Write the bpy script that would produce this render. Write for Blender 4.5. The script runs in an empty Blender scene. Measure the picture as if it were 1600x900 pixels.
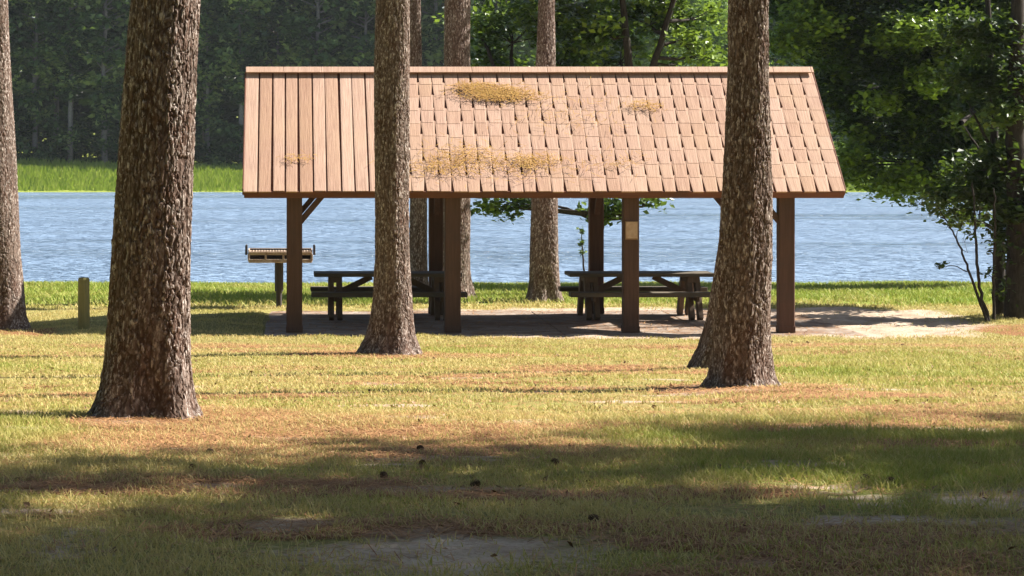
import bpy, math, random
import numpy as np
R = math.radians
rng = np.random.default_rng(7)
random.seed(7)
sc = bpy.context.scene
COL = sc.collection

# ------------------------------------------------------------------ camera
F, CX, HY, CZ = 3600.0, 448.0, 225.0, 2.95
cam = bpy.data.cameras.new('camera'); cam_o = bpy.data.objects.new('camera', cam)
COL.objects.link(cam_o); sc.camera = cam_o
cam.sensor_width = 36; cam.lens = F/1600*36
cam.shift_x = (800-CX)/1600; cam.shift_y = (HY-450)/1600
cam.clip_start = .2; cam.clip_end = 3000
cam_o.location = (0, 0, CZ); cam_o.rotation_euler = (R(90), 0, 0)

# ------------------------------------------------------------------ light
SUN_EL, SUN_AZ = R(43), R(15)         # elevation; angle behind the picture plane, to the right
sdir = (math.cos(SUN_EL)*math.cos(SUN_AZ), math.cos(SUN_EL)*math.sin(SUN_AZ), math.sin(SUN_EL))
W = bpy.data.worlds.new('World'); sc.world = W; W.use_nodes = True
nt = W.node_tree; bg = nt.nodes['Background']
sky = nt.nodes.new('ShaderNodeTexSky'); sky.sky_type = 'NISHITA'; sky.sun_disc = False
sky.sun_elevation = SUN_EL; sky.sun_rotation = R(90)-SUN_AZ
sky.air_density = 1.0; sky.dust_density = 1.2; sky.ozone_density = 1.0
nt.links.new(sky.outputs[0], bg.inputs[0]); bg.inputs[1].default_value = .05
sl = bpy.data.lights.new('sun', 'SUN'); sl.energy = 5.0; sl.angle = R(.53); sl.color = (1, .945, .87)
so = bpy.data.objects.new('sun', sl); COL.objects.link(so)
import mathutils
so.rotation_euler = mathutils.Vector(sdir).to_track_quat('Z', 'Y').to_euler()
so.location = (40, 20, 60)
sc.view_settings.view_transform = 'Standard'; sc.view_settings.look = 'None'
sc.view_settings.exposure = 1.42; sc.view_settings.gamma = 1
sc.view_settings.use_curve_mapping = False
sc.render.engine = 'CYCLES'
sc.cycles.max_bounces = 6; sc.cycles.diffuse_bounces = 3; sc.cycles.glossy_bounces = 2
sc.cycles.transmission_bounces = 3; sc.cycles.transparent_max_bounces = 4; sc.cycles.volume_bounces = 0
sc.cycles.use_denoising = True

# ------------------------------------------------------------------ helpers
def PX(px, d): return (px-CX)*d/F
def PZ(py, d): return CZ+(HY-py)*d/F

def hash2(ix, iy, seed):
    h = (ix.astype(np.int64)*374761393 + iy.astype(np.int64)*668265263 + seed*1442695041) & 0xffffffff
    h = ((h ^ (h >> 13))*1274126177) & 0xffffffff
    return ((h ^ (h >> 16)) & 0xffffff)/float(0xffffff)
def noise2(x, y, seed=0):
    ix, iy = np.floor(x), np.floor(y); fx, fy = x-ix, y-iy
    fx, fy = fx*fx*(3-2*fx), fy*fy*(3-2*fy)
    a = hash2(ix, iy, seed); b = hash2(ix+1, iy, seed); c = hash2(ix, iy+1, seed); d = hash2(ix+1, iy+1, seed)
    return (a*(1-fx)+b*fx)*(1-fy)+(c*(1-fx)+d*fx)*fy
def fbm(x, y, seed=0, o=4):
    s, a, t = 0, .5, 0
    for i in range(o):
        s = s+a*noise2(x*2**i, y*2**i, seed+i*17); t += a; a *= .5
    return s/t
def sm(a, b, x):
    t = np.clip((x-a)/(b-a), 0, 1); return t*t*(3-2*t)

def mesh_np(name, V, faces, mat=None, parent=None, attrs=None, smooth=False, loc=None):
    V = np.asarray(V, dtype=np.float32)
    me = bpy.data.meshes.new(name)
    if not isinstance(faces, list): faces = [faces]
    faces = [np.asarray(f, dtype=np.int32) for f in faces if len(f)]
    me.vertices.add(len(V)); me.vertices.foreach_set('co', V.ravel())
    li = np.concatenate([f.ravel() for f in faces]); cnt = np.concatenate([np.full(len(f), f.shape[1]) for f in faces])
    me.loops.add(len(li)); me.loops.foreach_set('vertex_index', li)
    st = np.concatenate([[0], np.cumsum(cnt)[:-1]]).astype(np.int32)
    me.polygons.add(len(cnt)); me.polygons.foreach_set('loop_start', st)
    if attrs:
        for k, a in attrs.items():
            at = me.attributes.new(k, 'FLOAT', 'POINT'); at.data.foreach_set('value', np.asarray(a, dtype=np.float32))
    me.update(calc_edges=True); me.validate()
    me.polygons.foreach_set('use_smooth', np.full(len(me.polygons), bool(smooth)))
    if mat: me.materials.append(mat)
    o = bpy.data.objects.new(name, me); COL.objects.link(o)
    if parent: o.parent = parent
    if loc is not None: o.location = loc
    return o
def thing(name, label, cat, loc=(0, 0, 0), rz=0, group=None):
    o = bpy.data.objects.new(name, None); COL.objects.link(o); o.location = loc; o.rotation_euler = (0, 0, rz)
    o['label'] = label; o['category'] = cat
    if group: o['group'] = group
    return o
def tag(o, label=None, cat=None, group=None, kind=None):
    if label: o['label'] = label
    if cat: o['category'] = cat
    if group: o['group'] = group
    if kind: o['kind'] = kind
    return o

class MB:
    def __init__(s): s.v = []; s.q = []; s.t = []; s.n = 0; s.a = []
    def add(s, V, q=None, t=None, a=0.0):
        V = np.asarray(V, float); s.v.append(V)
        if q is not None and len(q): s.q.append(np.asarray(q)+s.n)
        if t is not None and len(t): s.t.append(np.asarray(t)+s.n)
        s.a.append(np.full(len(V), a) if np.isscalar(a) else np.asarray(a)); s.n += len(V); return s
    def box(s, c, size, rot=None, a=0.0, bev=.006):
        # box with chamfered long edges: every corner cut by bev
        hx, hy, hz = [d/2 for d in size]; b = min(bev, hx*.45, hy*.45, hz*.45)
        V = []
        for sx in (-1, 1):
            for sy in (-1, 1):
                for sz in (-1, 1):
                    V += [(sx*hx, sy*(hy-b), sz*(hz-b)), (sx*(hx-b), sy*hy, sz*(hz-b)), (sx*(hx-b), sy*(hy-b), sz*hz)]
        V = np.array(V)
        def i(sx, sy, sz, k): return ((sx > 0)*4+(sy > 0)*2+(sz > 0))*3+k
        q = []; t = []
        for sg in (-1, 1):
            f = [i(sg, -1, -1, 0), i(sg, 1, -1, 0), i(sg, 1, 1, 0), i(sg, -1, 1, 0)]; q.append(f if sg > 0 else f[::-1])
            f = [i(-1, sg, -1, 1), i(1, sg, -1, 1), i(1, sg, 1, 1), i(-1, sg, 1, 1)]; q.append(f[::-1] if sg > 0 else f)
            f = [i(-1, -1, sg, 2), i(1, -1, sg, 2), i(1, 1, sg, 2), i(-1, 1, sg, 2)]; q.append(f if sg > 0 else f[::-1])
        for p in (-1, 1):
            for r in (-1, 1):
                f = [i(p, r, -1, 0), i(p, r, -1, 1), i(p, r, 1, 1), i(p, r, 1, 0)]; q.append(f if p*r > 0 else f[::-1])
                f = [i(p, -1, r, 0), i(p, -1, r, 2), i(p, 1, r, 2), i(p, 1, r, 0)]; q.append(f[::-1] if p*r > 0 else f)
                f = [i(-1, p, r, 1), i(-1, p, r, 2), i(1, p, r, 2), i(1, p, r, 1)]; q.append(f if p*r > 0 else f[::-1])
                for u in (-1, 1):
                    f = [i(p, r, u, 0), i(p, r, u, 1), i(p, r, u, 2)]; t.append(f if p*r*u > 0 else f[::-1])
        if rot is not None: V = V @ np.array(rot.to_matrix()).T
        return s.add(V+np.array(c), q, t, a)
    def bar(s, p0, p1, w, h, a=0.0, bev=.005):
        # beam from p0 to p1, w wide across, h in its own up direction
        p0 = mathutils.Vector(p0); p1 = mathutils.Vector(p1); d = p1-p0
        return s.box((p0+p1)/2, (w, h, d.length), d.to_track_quat('Z', 'Y'), a, bev)
    def tube(s, P, rad, seg=8, a=0.0, cap=True):
        P = np.asarray(P, float); rad = np.asarray(rad, float)*np.ones(len(P))
        T = np.gradient(P, axis=0); T /= np.linalg.norm(T, axis=1)[:, None]+1e-9
        up = np.where(np.abs(T[:, 2:3]) > .9, np.array([[0, 1., 0]]), np.array([[0, 0, 1.]]))
        up[:] = up[0]
        A = np.cross(T, up); A /= np.linalg.norm(A, axis=1)[:, None]+1e-9; B = np.cross(T, A)
        th = np.arange(seg)/seg*2*np.pi
        V = P[:, None]+rad[:, None, None]*(A[:, None]*np.cos(th)[None, :, None]+B[:, None]*np.sin(th)[None, :, None])
        n = len(P); i, j = np.meshgrid(np.arange(n-1), np.arange(seg), indexing='ij'); j2 = (j+1) % seg
        q = np.stack([i*seg+j, (i+1)*seg+j, (i+1)*seg+j2, i*seg+j2], -1).reshape(-1, 4)
        V = V.reshape(-1, 3); t = []
        if cap:
            V = np.vstack([V, P[0], P[-1]]); c0, c1 = n*seg, n*seg+1
            for k in range(seg):
                t += [(c0, k, (k+1) % seg), (c1, (n-1)*seg+(k+1) % seg, (n-1)*seg+k)]
        return s.add(V, q, t, a)
    def build(s, name, mat, parent=None, smooth=False, loc=None):
        fs = []
        if s.q: fs.append(np.concatenate(s.q))
        if s.t: fs.append(np.concatenate(s.t))
        return mesh_np(name, np.concatenate(s.v), fs, mat, parent, {'tint': np.concatenate(s.a)}, smooth, loc)

# ------------------------------------------------------------------ materials
class Mat:
    def __init__(s, name, rough=.8, spec=.3):
        s.m = bpy.data.materials.new(name); s.m.use_nodes = True; s.t = s.m.node_tree
        s.b = s.t.nodes['Principled BSDF']; s.b.inputs['Roughness'].default_value = rough
        s.b.inputs['Specular IOR Level'].default_value = spec; s.out = s.t.nodes['Material Output']
    def n(s, typ, **kw):
        x = s.t.nodes.new(typ)
        for k, v in kw.items():
            if k in x.inputs: s.set(x.inputs[k], v)
            else: setattr(x, k, v)
        return x
    def set(s, inp, v):
        if isinstance(v, bpy.types.NodeSocket): s.t.links.new(v, inp)
        else:
            if isinstance(v, tuple) and len(v) == 3 and inp.type == 'RGBA': v = (*v, 1)
            inp.default_value = v
    def attr(s, name): return s.n('ShaderNodeAttribute', attribute_name=name).outputs['Fac']
    def coord(s, scale=(1, 1, 1), kind='Object'):
        c = s.n('ShaderNodeTexCoord').outputs[kind]; m = s.n('ShaderNodeMapping'); s.set(m.inputs[0], c); m.inputs['Scale'].default_value = scale
        return m.outputs[0]
    def noise(s, vec, scale, detail=4, rough=.55):
        x = s.n('ShaderNodeTexNoise'); s.set(x.inputs['Vector'], vec); x.inputs['Scale'].default_value = scale
        x.inputs['Detail'].default_value = detail; x.inputs['Roughness'].default_value = rough; return x.outputs['Fac']
    def ramp(s, fac, a, b, lo=0.0, hi=1.0):
        x = s.n('ShaderNodeMapRange'); s.set(x.inputs[0], fac); x.inputs[1].default_value = a; x.inputs[2].default_value = b
        x.inputs[3].default_value = lo; x.inputs[4].default_value = hi; return x.outputs[0]
    def mix(s, fac, a, b):
        x = s.n('ShaderNodeMix', data_type='RGBA'); s.set(x.inputs[0], fac); s.set(x.inputs[6], a); s.set(x.inputs[7], b); return x.outputs[2]
    def math(s, op, a, b=0.0):
        x = s.n('ShaderNodeMath', operation=op); s.set(x.inputs[0], a); s.set(x.inputs[1], b); return x.outputs[0]
    def bump(s, h, dist=.01, strength=1.0):
        x = s.n('ShaderNodeBump'); s.set(x.inputs['Height'], h); x.inputs['Distance'].default_value = dist; x.inputs['Strength'].default_value = strength
        s.set(s.b.inputs['Normal'], x.outputs[0])
    def color(s, c): s.set(s.b.inputs['Base Color'], c)

def leaf_mat(name, dark, mid, light, trans=.35, rough=.5):
    M = Mat(name, rough, .35); t = M.attr('tint')
    c = M.mix(M.ramp(t, 0, .5), dark, mid); c = M.mix(M.ramp(t, .5, 1), c, light); M.color(c)
    tr = M.n('ShaderNodeBsdfTranslucent'); M.set(tr.inputs[0], M.mix(.45, c, (.25, .38, .03)))
    mx = M.n('ShaderNodeMixShader'); mx.inputs[0].default_value = trans
    M.t.links.new(M.b.outputs[0], mx.inputs[1]); M.t.links.new(tr.outputs[0], mx.inputs[2]); M.t.links.new(mx.outputs[0], M.out.inputs[0])
    return M.m

def wood_mat(name, c1, c2, c3, scale=(18, 18, 1.2), rough=.8, bump=.002):
    M = Mat(name, rough, .25); v = M.coord(scale); t = M.attr('tint')
    f = M.noise(v, 1.6, 6, .65); g = M.noise(M.coord((2, 2, 2)), 1.5, 3)
    c = M.mix(M.ramp(f, .3, .7), c1, c2); c = M.mix(M.ramp(g, .5, .8, 0, .7), c, c3)
    hs = M.n('ShaderNodeHueSaturation'); M.set(hs.inputs['Color'], c); M.set(hs.inputs['Value'], M.ramp(t, -1, 1, .6, 1.4)); M.color(hs.outputs[0])
    M.bump(f, bump); return M.m

def simple(name, a, b, rough=.8):
    M = Mat(name, rough, .2); M.color(M.mix(M.attr('tint'), a, b)); return M.m
m_post = wood_mat('post_wood', (.085, .046, .032), (.13, .072, .050), (.08, .05, .037))
m_fascia = wood_mat('fascia_wood', (.12, .05, .03), (.18, .075, .045), (.09, .05, .035), (1.2, 18, 18))
m_table = wood_mat('table_wood', (.10, .085, .065), (.17, .14, .10), (.07, .065, .055), (1.2, 18, 18))
m_leg = wood_mat('leg_wood', (.11, .075, .05), (.17, .115, .075), (.08, .06, .05))
m_boll = wood_mat('bollard_wood', (.19, .17, .07), (.30, .26, .11), (.12, .13, .05))

def bark_mat():
    M = Mat('pine_bark', .9, .15); cr = M.attr('crack'); tn = M.attr('tint')
    v = M.coord((1, 1, .45)); f = M.noise(v, 40, 5, .7); g = M.noise(v, 7, 3)
    c = M.mix(M.ramp(f, .3, .7), (.10, .066, .05), (.26, .19, .15)); c = M.mix(M.ramp(g, .45, .75, 0, .8), c, (.11, .052, .032))
    fl = M.noise(M.coord((1, 1, .4)), 46, 4, .65); c = M.mix(M.math('MULTIPLY', M.ramp(fl, .50, .62, 0, .9), M.ramp(tn, .2, .6, .15, 1.0)), c, (.68, .59, .52)); c = M.mix(M.ramp(cr, .0, 1, 0, .92), c, (.04, .022, .014)); M.color(c)
    M.bump(M.math('ADD', f, M.noise(v, 110, 3)), .005); return M.m
m_bark = bark_mat()
def bark2(name, a, b):
    M = Mat(name, .9, .15); v = M.coord((1, 1, .25)); f = M.noise(v, 30, 5, .65)
    M.color(M.mix(M.ramp(f, .35, .65), a, b)); M.bump(f, .012); return M.m
m_bark_dark = bark2('hardwood_bark', (.028, .023, .02), (.065, .055, .045))
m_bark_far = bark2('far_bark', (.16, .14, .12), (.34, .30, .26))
m_leaf = leaf_mat('broad_leaf', (.014, .034, .008), (.045, .085, .014), (.25, .35, .05), .32, .34)
m_leaf2 = leaf_mat('dark_leaf', (.012, .030, .010), (.038, .072, .016), (.16, .24, .05), .3, .45)
m_leaf_b = leaf_mat('bright_leaf', (.05, .10, .012), (.10, .17, .02), (.17, .25, .035), .5)
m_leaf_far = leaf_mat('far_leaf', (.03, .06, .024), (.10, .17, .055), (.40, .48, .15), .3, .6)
m_needle = leaf_mat('pine_needles', (.015, .035, .012), (.03, .06, .018), (.06, .10, .025), .25)

# ------------------------------------------------------------------ ground
PROF_D = np.array([-400, 0, 5, 10, 16.4, 21, 26, 30, 33, 34.6, 43.5, 50, 54.6, 58, 90, 156, 163, 170, 185, 200, 260, 400, 900])
PROF_Z = np.array([3.0, 1.5, 1.45, 1.31, 1.02, .72, .43, .22, .06, -.02, -.02, -.16, -.40, -1.1, -2.2, -1.6, -.42, .15, 1.5, 2.2, 4, 8, 20])
def gz(x, d):
    x = np.asarray(x, float); d = np.asarray(d, float)
    z = (np.interp(d-.6, PROF_D, PROF_Z)+np.interp(d, PROF_D, PROF_Z)+np.interp(d+.6, PROF_D, PROF_Z))/3
    lumps = (fbm(x*.35+31, d*.35+7, 3, 3)-.5)
    w = sm(33.5, 31, d)+sm(44, 46, d); w = np.clip(w, 0, 1)
    z = z+lumps*.10*w+(fbm(x*3, d*3, 9, 2)-.5)*.02*w
    edge = np.maximum(sm(35.9, 35.2, d), np.maximum(sm(-.1, -.5, x), np.maximum(sm(8.6, 9.1, x), sm(40.3, 40.9, d))))*sm(33.5, 34.6, d)*sm(42.5, 41, d)
    z = z+edge*.075*np.clip(fbm(x*1.7+3, d*1.7, 19, 4)*1.6-.35, 0, 1)
    wob = sm(150, 160, d)*(fbm(x*.03, d*.02, 5, 3)-.5)*2.2*sm(158, 185, d)
    return z+wob
def axis(stops):
    out = []
    for a, b, s in stops: out.append(np.arange(a, b, s))
    return np.concatenate(out+[[stops[-1][1]]])
gx = axis([(-900, -300, 60), (-300, -60, 12), (-60, -12, 1.5), (-12, 22, .14), (22, 90, 1.5), (90, 300, 12), (300, 900, 60)])
gd = axis([(-400, -20, 40), (-20, 4, 2), (4, 34, .12), (34, 62, .16), (62, 150, 4), (150, 200, .8), (200, 320, 10), (320, 900, 60)])
GX, GD = np.meshgrid(gx, gd, indexing='ij')
def masks(x, d):
    """soil, needle litter, lush green: where each really lies"""
    n1 = fbm(x*.55+4, d*.30+2, 21, 4); n2 = fbm(x*.9+14, d*.5+8, 33, 4); n3 = fbm(x*2.2, d*1.2, 51, 3)
    px = CX+x*F/np.maximum(d, 1)
    sand = np.exp(-(((x-6.4)/5.4)**4+((d-38.0)/3.7)**4))           # worn earth round the shelter
    sand = sm(.3, .7, sand+.5*(n2-.5))
    s2 = np.exp(-(((x-.1)/1.3)**2+((d-9.1)/1.0)**2))+np.exp(-(((x-3.4)/1.0)**2+((d-10.9)/.9)**2))*1.0
    s2 = .8*sm(.35, .9, s2*.95+1.2*(n2-.5)+.8*(n3-.5))
    soil = np.maximum(sand, s2*.95)
    nd = np.exp(-(((x+.3)/2.3)**2+((d-14.2)/2.2)**2))*.85
    for (tx, td, r) in ((-.95, 16.0, 1.3), (.95, 29.6, 1.5), (4.2, 20.7, 1.3), (3.5, 26, 1.3), (-4.6, 36.3, 1.2), (12, 36, 1.5)):
        nd = np.maximum(nd, np.exp(-((x-tx)**2+((d-td)/1.0)**2)/r**2))
    nd = np.maximum(nd, .62*np.exp(-((d-32.6)/1.4)**2))
    bare = sm(.60, .72, fbm(x*1.1+3, d*1.9+60, 63, 4))*sm(33, 20, d)*.75; soil = np.maximum(soil, bare)
    drift = sm(.58, .70, fbm(x*.45+13, d*1.5+40, 67, 4))*sm(36, 30, d)*.8
    needle = np.maximum(drift, 0)+0*nd; needle = needle*.0+np.maximum(drift*.9, sm(.42, .72, nd*.75+.75*(n1-.34)+.25*(n3-.5)))
    green = sm(41.8, 43.2, d+1.2*(n2-.5))
    green = green; far_ = 0*d
    green = np.maximum(green, sm(.5, .66, fbm(x*.3+9, d*.22+70, 77, 3))*.55*sm(34, 30, d))
    needle = np.maximum(needle*(1-sm(43, 46, d)), far_); soil = soil*(1-sm(45, 48, d))
    return soil, needle, green
GS, GN, GG = masks(GX, GD)
nx, nd_ = GX.shape
ii, jj = np.meshgrid(np.arange(nx-1), np.arange(nd_-1), indexing='ij')
GQ = np.stack([ii*nd_+jj, (ii+1)*nd_+jj, (ii+1)*nd_+jj+1, ii*nd_+jj+1], -1).reshape(-1, 4)
GV = np.stack([GX, GD, gz(GX, GD)], -1).reshape(-1, 3)
M = Mat('ground', .95, .1)
v = M.coord(); so_, ne_, gr_ = M.attr('soil'), M.attr('litter'), M.attr('green')
nf = M.noise(v, 14, 6, .7); nm = M.noise(v, 2.2, 4, .6); nc = M.noise(v, 60, 3, .7)
grass = M.mix(M.ramp(nf, .35, .65), (.19, .165, .05), (.38, .33, .115))
lush = M.mix(M.ramp(nf, .35, .65), (.17, .22, .035), (.30, .34, .07))
soil = M.mix(M.ramp(nm, .35, .65), (.42, .31, .22), (.60, .48, .36)); soil = M.mix(M.ramp(nf, .5, .75, 0, .7), soil, (.20, .11, .06))
litter = M.mix(M.ramp(nc, .35, .65), (.14, .062, .028), (.38, .20, .085))
c = M.mix(gr_, grass, lush); c = M.mix(M.ramp(M.math('ADD', ne_, M.math('MULTIPLY', M.math('SUBTRACT', nf, .5), .9)), .35, .65), c, litter)
c = M.mix(M.ramp(M.math('ADD', so_, M.math('MULTIPLY', M.math('SUBTRACT', nf, .5), 1.6)), .3, .7), c, soil); M.color(c)
M.bump(M.math('ADD', nf, M.math('MULTIPLY', nc, .4)), .03)
m_ground = M.m
g = mesh_np('ground', GV, GQ, m_ground, attrs={'soil': GS.ravel(), 'litter': GN.ravel(), 'green': GG.ravel()}, smooth=True)
tag(g, kind='structure')

# lake, with real ripples
WZ = -.46
wx = axis([(-600, -60, 30), (-60, -10, 1.0), (-10, 30, .3), (30, 80, 1.0), (80, 600, 30)]); wd = axis([(52, 90, .12), (90, 130, .3), (130, 172, .6)])
WX, WD = np.meshgrid(wx, wd, indexing='ij')
M = Mat('lake_water', .38, .5); M.b.inputs['IOR'].default_value = 1.33
M.color((.26, .38, .54))  # base blue made pale to stand for the reflected sky
v1 = M.coord((.55, 1.3, 1)); h = M.math('ADD', M.noise(v1, 2.0, 5, .6), M.math('MULTIPLY', M.noise(M.coord((.10, .35, 1)), 1.0, 3, .5), 1.6))
M.bump(h, 1.4); ln = M.noise(M.coord((.035, .16, 1)), 1.0, 4, .6); M.set(M.b.inputs['Roughness'], M.ramp(ln, .38, .62, .16, .46))
wv = np.stack([WX, WD, np.full_like(WX, WZ)], -1).reshape(-1, 3)
a, b = WX.shape; ii, jj = np.meshgrid(np.arange(a-1), np.arange(b-1), indexing='ij')
wq = np.stack([ii*b+jj, (ii+1)*b+jj, (ii+1)*b+jj+1, ii*b+jj+1], -1).reshape(-1, 4)
w = mesh_np('water', wv, wq, M.m, smooth=True); tag(w, kind='structure')

# concrete pad under the shelter
M = Mat('pad_concrete', .9, .2); v = M.coord(); f = M.noise(v, 3, 6, .65); f2 = M.noise(v, 50, 3)
c = M.mix(M.ramp(f, .3, .7), (.17, .125, .09), (.42, .36, .30)); c = M.mix(M.ramp(M.noise(M.coord(), 1.1, 4, .7), .48, .62, 0, .85), c, (.20, .12, .075)); c = M.mix(M.ramp(f2, .5, .75, 0, .6), c, (.22, .12, .07)); M.color(c); M.bump(f2, .004)
pad = MB()
for i in range(4):
    pad.box((-.35+9.3/4*(i+.5), 38.0, -.056), (9.3/4-.012, 5.7, .12), bev=.008)
p = pad.build('pavement', M.m); tag(p, kind='structure')

# ------------------------------------------------------------------ picnic shelter
EV, EZ, RD, RZ_, BD = 35.73, 2.235, 38.0, 4.164, 40.27
XL, XR = -.665, 8.655
SH = thing('picnic_shelter', 'open timber picnic shelter with steep brown shake roof by the lake', 'picnic shelter', (4, 38, 0.03))
def loc_mb(mb, name, mat, parent=SH, label=None, **k):
    off = np.array(SH.location)
    mb.v = [q-off for q in mb.v]
    o = mb.build(name, mat, parent, **k)
    if label: o['label'] = label
    return o
for px_ in (460, 707, 985, 1227.5):
    X = PX(px_, 36)
    for d in (36.0, 40.0):
        m = MB(); m.box((X, d, 1.09), (.245, .22, 2.16), bev=.012)
        m.box((X, d, .06), (.262, .235, .10), bev=.004)
        loc_mb(m, 'post', m_post)
xs = [PX(q, 36) for q in (460, 707, 985, 1227.5)]
br = []
for d in (36.0, 40.0):
    m = MB(); m.box((4.0, d, 2.26), (9.26, .14, .20), bev=.008); loc_mb(m, 'beam', m_fascia)
    for k, X in ((0, xs[0]), (3, xs[3])):
        sg = 1 if k == 0 else -1
        m = MB(); m.bar((X+sg*.08, d, 1.72), (X+sg*.46, d, 2.17), .10, .09); loc_mb(m, 'brace', m_post)
for X in xs:
    m = MB(); m.box((X, 38.0, 2.275), (.09, 3.84, .16)); loc_mb(m, 'tie_beam', m_fascia)
    m = MB(); m.box((X, 38.0, 3.1), (.09, .12, 1.46)); loc_mb(m, 'king_post', m_post)
    for d, e in ((36.13, 36.5), (39.87, 39.5)):
        m = MB(); m.bar((X, d, 1.75), (X, e, 2.18), .09, .09); loc_mb(m, 'brace', m_post)
m = MB(); m.box((4.0, 38, 4.0), (9.25, .05, .18)); loc_mb(m, 'ridge_beam', m_fascia)
slope = math.atan2(RZ_-EZ, RD-EV); SL = math.hypot(RZ_-EZ, RD-EV)
def on_roof(x, s, h, side=-1):
    # s along slope from eave, h normal to it ; side -1 front, +1 back
    d = EV+s*math.cos(slope)-h*math.sin(slope); z = EZ+s*math.sin(slope)+h*math.cos(slope)
    if side > 0: d = 2*RD-d
    return (x, d, z)
for side in (-1, 1):
    rot = mathutils.Euler((slope if side < 0 else -slope, 0, 0)).to_quaternion()
    m = MB(); m.box(on_roof((XL+XR)/2, SL/2, -.045, side), (XR-XL-.02, SL-.02, .025), rot); rf = loc_mb(m, 'roof_deck', m_fascia)
    for k in range(16):
        X = XL+.06+(XR-XL-.12)*k/15
        m = MB(); m.box(on_roof(X, SL/2-.02, -.118, side), (.045, SL-.16, .12), rot); loc_mb(m, 'rafter', m_fascia)
    m = MB(); m.box(on_roof((XL+XR)/2, -.02, -.075, side), (XR-XL-.004, .03, .13), rot); loc_mb(m, 'fascia', m_fascia)
    for X in (XL-.012, XR+.012):
        m = MB(); m.box(on_roof(X, SL/2-.01, -.06, side), (.026, SL-.05, .13), rot); loc_mb(m, 'barge_board', m_fascia)
# shakes
M = Mat('shake_wood', .75, .25); t = M.attr('tint'); g1 = M.coord((26, 1.4, 1.4)); f = M.noise(g1, 1.8, 5, .65); f2 = M.noise(M.coord((1.3, 1.3, 1.3)), 1.0, 4)
c = M.mix(M.ramp(f, .3, .72), (.36, .215, .15), (.54, .35, .25)); c = M.mix(M.ramp(f2, .4, .7, 0, .6), c, (.50, .33, .215))
hs = M.n('ShaderNodeHueSaturation'); M.set(hs.inputs['Color'], c); M.set(hs.inputs['Value'], M.ramp(t, 0, 1, .85, 1.12)); M.set(hs.inputs['Saturation'], M.ramp(t, 0, 1, 1.1, .9)); M.color(hs.outputs[0]); M.bump(f, .006)
m_shake = M.m
XSPL = PX(580, 36.8); NC = 9; EXPO = (SL-.02)/NC; NCOL = 43
gq = np.random.default_rng(15); GAP = np.linspace(XL-.004, XR+.004, NCOL+1); GAP[1:-1] += gq.uniform(-.012, .012, NCOL-1); TONE = gq.random(NCOL)
OPEN = gq.uniform(.036, .052, (NCOL+1, NC)); OPEN[gq.random((NCOL+1, NC)) < .12] = .008
for c_ in range(NCOL+1):
    if GAP[c_] < XSPL:
        k_ = 0
        while k_ < NC:
            n_ = int(gq.integers(2, 6)); OPEN[c_, k_:k_+n_] = gq.choice([.010, .026, .044]); k_ += n_
for c_ in range(NCOL+1):
    for k_ in range(NC):
        if XSPL <= GAP[c_] < 4.4: OPEN[c_, k_] = gq.uniform(.046, .058) if (c_+k_) % 2 else gq.uniform(.012, .034)
OPEN[0] = OPEN[-1] = 0; PHASE = np.where(GAP[:-1] < XSPL, gq.uniform(0, .9, NCOL), gq.uniform(-.05, .05, NCOL))
for side in (-1, 1):
    m = MB(); r = random.Random(5+side)
    for row in range(NC):
        for col in range(NCOL):
            left = GAP[col] < XSPL; span = 1
            if left:
                if row: continue
                span = NC
            a0, a1 = GAP[col], GAP[col+1]; gl = OPEN[col, row]/2; gr = OPEN[col+1, row]/2; gtl, gtr = (OPEN[col, 4]/2, OPEN[col+1, 4]/2) if left else (None, None)
            ph = PHASE[col]; s0 = (row+(ph if row else 0))*EXPO-.03+r.uniform(-.012, .012); s1 = min((row+span+ph)*EXPO+.03, SL-.005); k_ = 1 if left else (.6 if a0 < 4.4 else .55)
            th = .0042+r.uniform(-.0005, .002); n0 = .003; k_ = 0      # gap closes towards the top of each course
            pts = []
            for u in (0, .12, .5, .88, 1):
                xb_ = a0+gl+(a1-gr-a0-gl)*u; xt_ = a0+gtl+(a1-gtr-a0-gtl)*u if left else a0+gl*k_+(a1-gr*k_-a0-gl*k_)*u; dh = -.002 if u in (0, 1) else 0
                pts.append([on_roof(xb_, s0, -.02, side), on_roof(xb_, s0, th+dh, side), on_roof(xt_, s1, n0*.3+dh, side), on_roof(xt_, s1, -.02, side)])
            V = np.array(pts).reshape(-1, 3); q = []
            for k in range(4):
                for e in range(4):
                    f_ = [k*4+e, k*4+(e+1) % 4, (k+1)*4+(e+1) % 4, (k+1)*4+e]; q.append(f_[::-1] if side < 0 else f_)
            q.append([0, 1, 2, 3]); q.append([16, 19, 18, 17])
            m.add(V, q, a=TONE[col]*.85+.15*r.random() if left else .2+.25*TONE[col]+.4*r.random())
    loc_mb(m, 'shake_layer', m_shake)
for side in (-1, 1):
    rot = mathutils.Euler((slope if side < 0 else -slope, 0, 0)).to_quaternion()
    m = MB(); r = random.Random(3)
    x = XL-.01
    while x < XR+.01:
        e = min(x+.62, XR+.012)
        m.box(on_roof((x+e)/2, SL-.05, .052, side), (e-x-.004, .15, .022), rot, a=.6+.3*r.random()); x += .62
    loc_mb(m, 'ridge_cap', m_shake)

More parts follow.
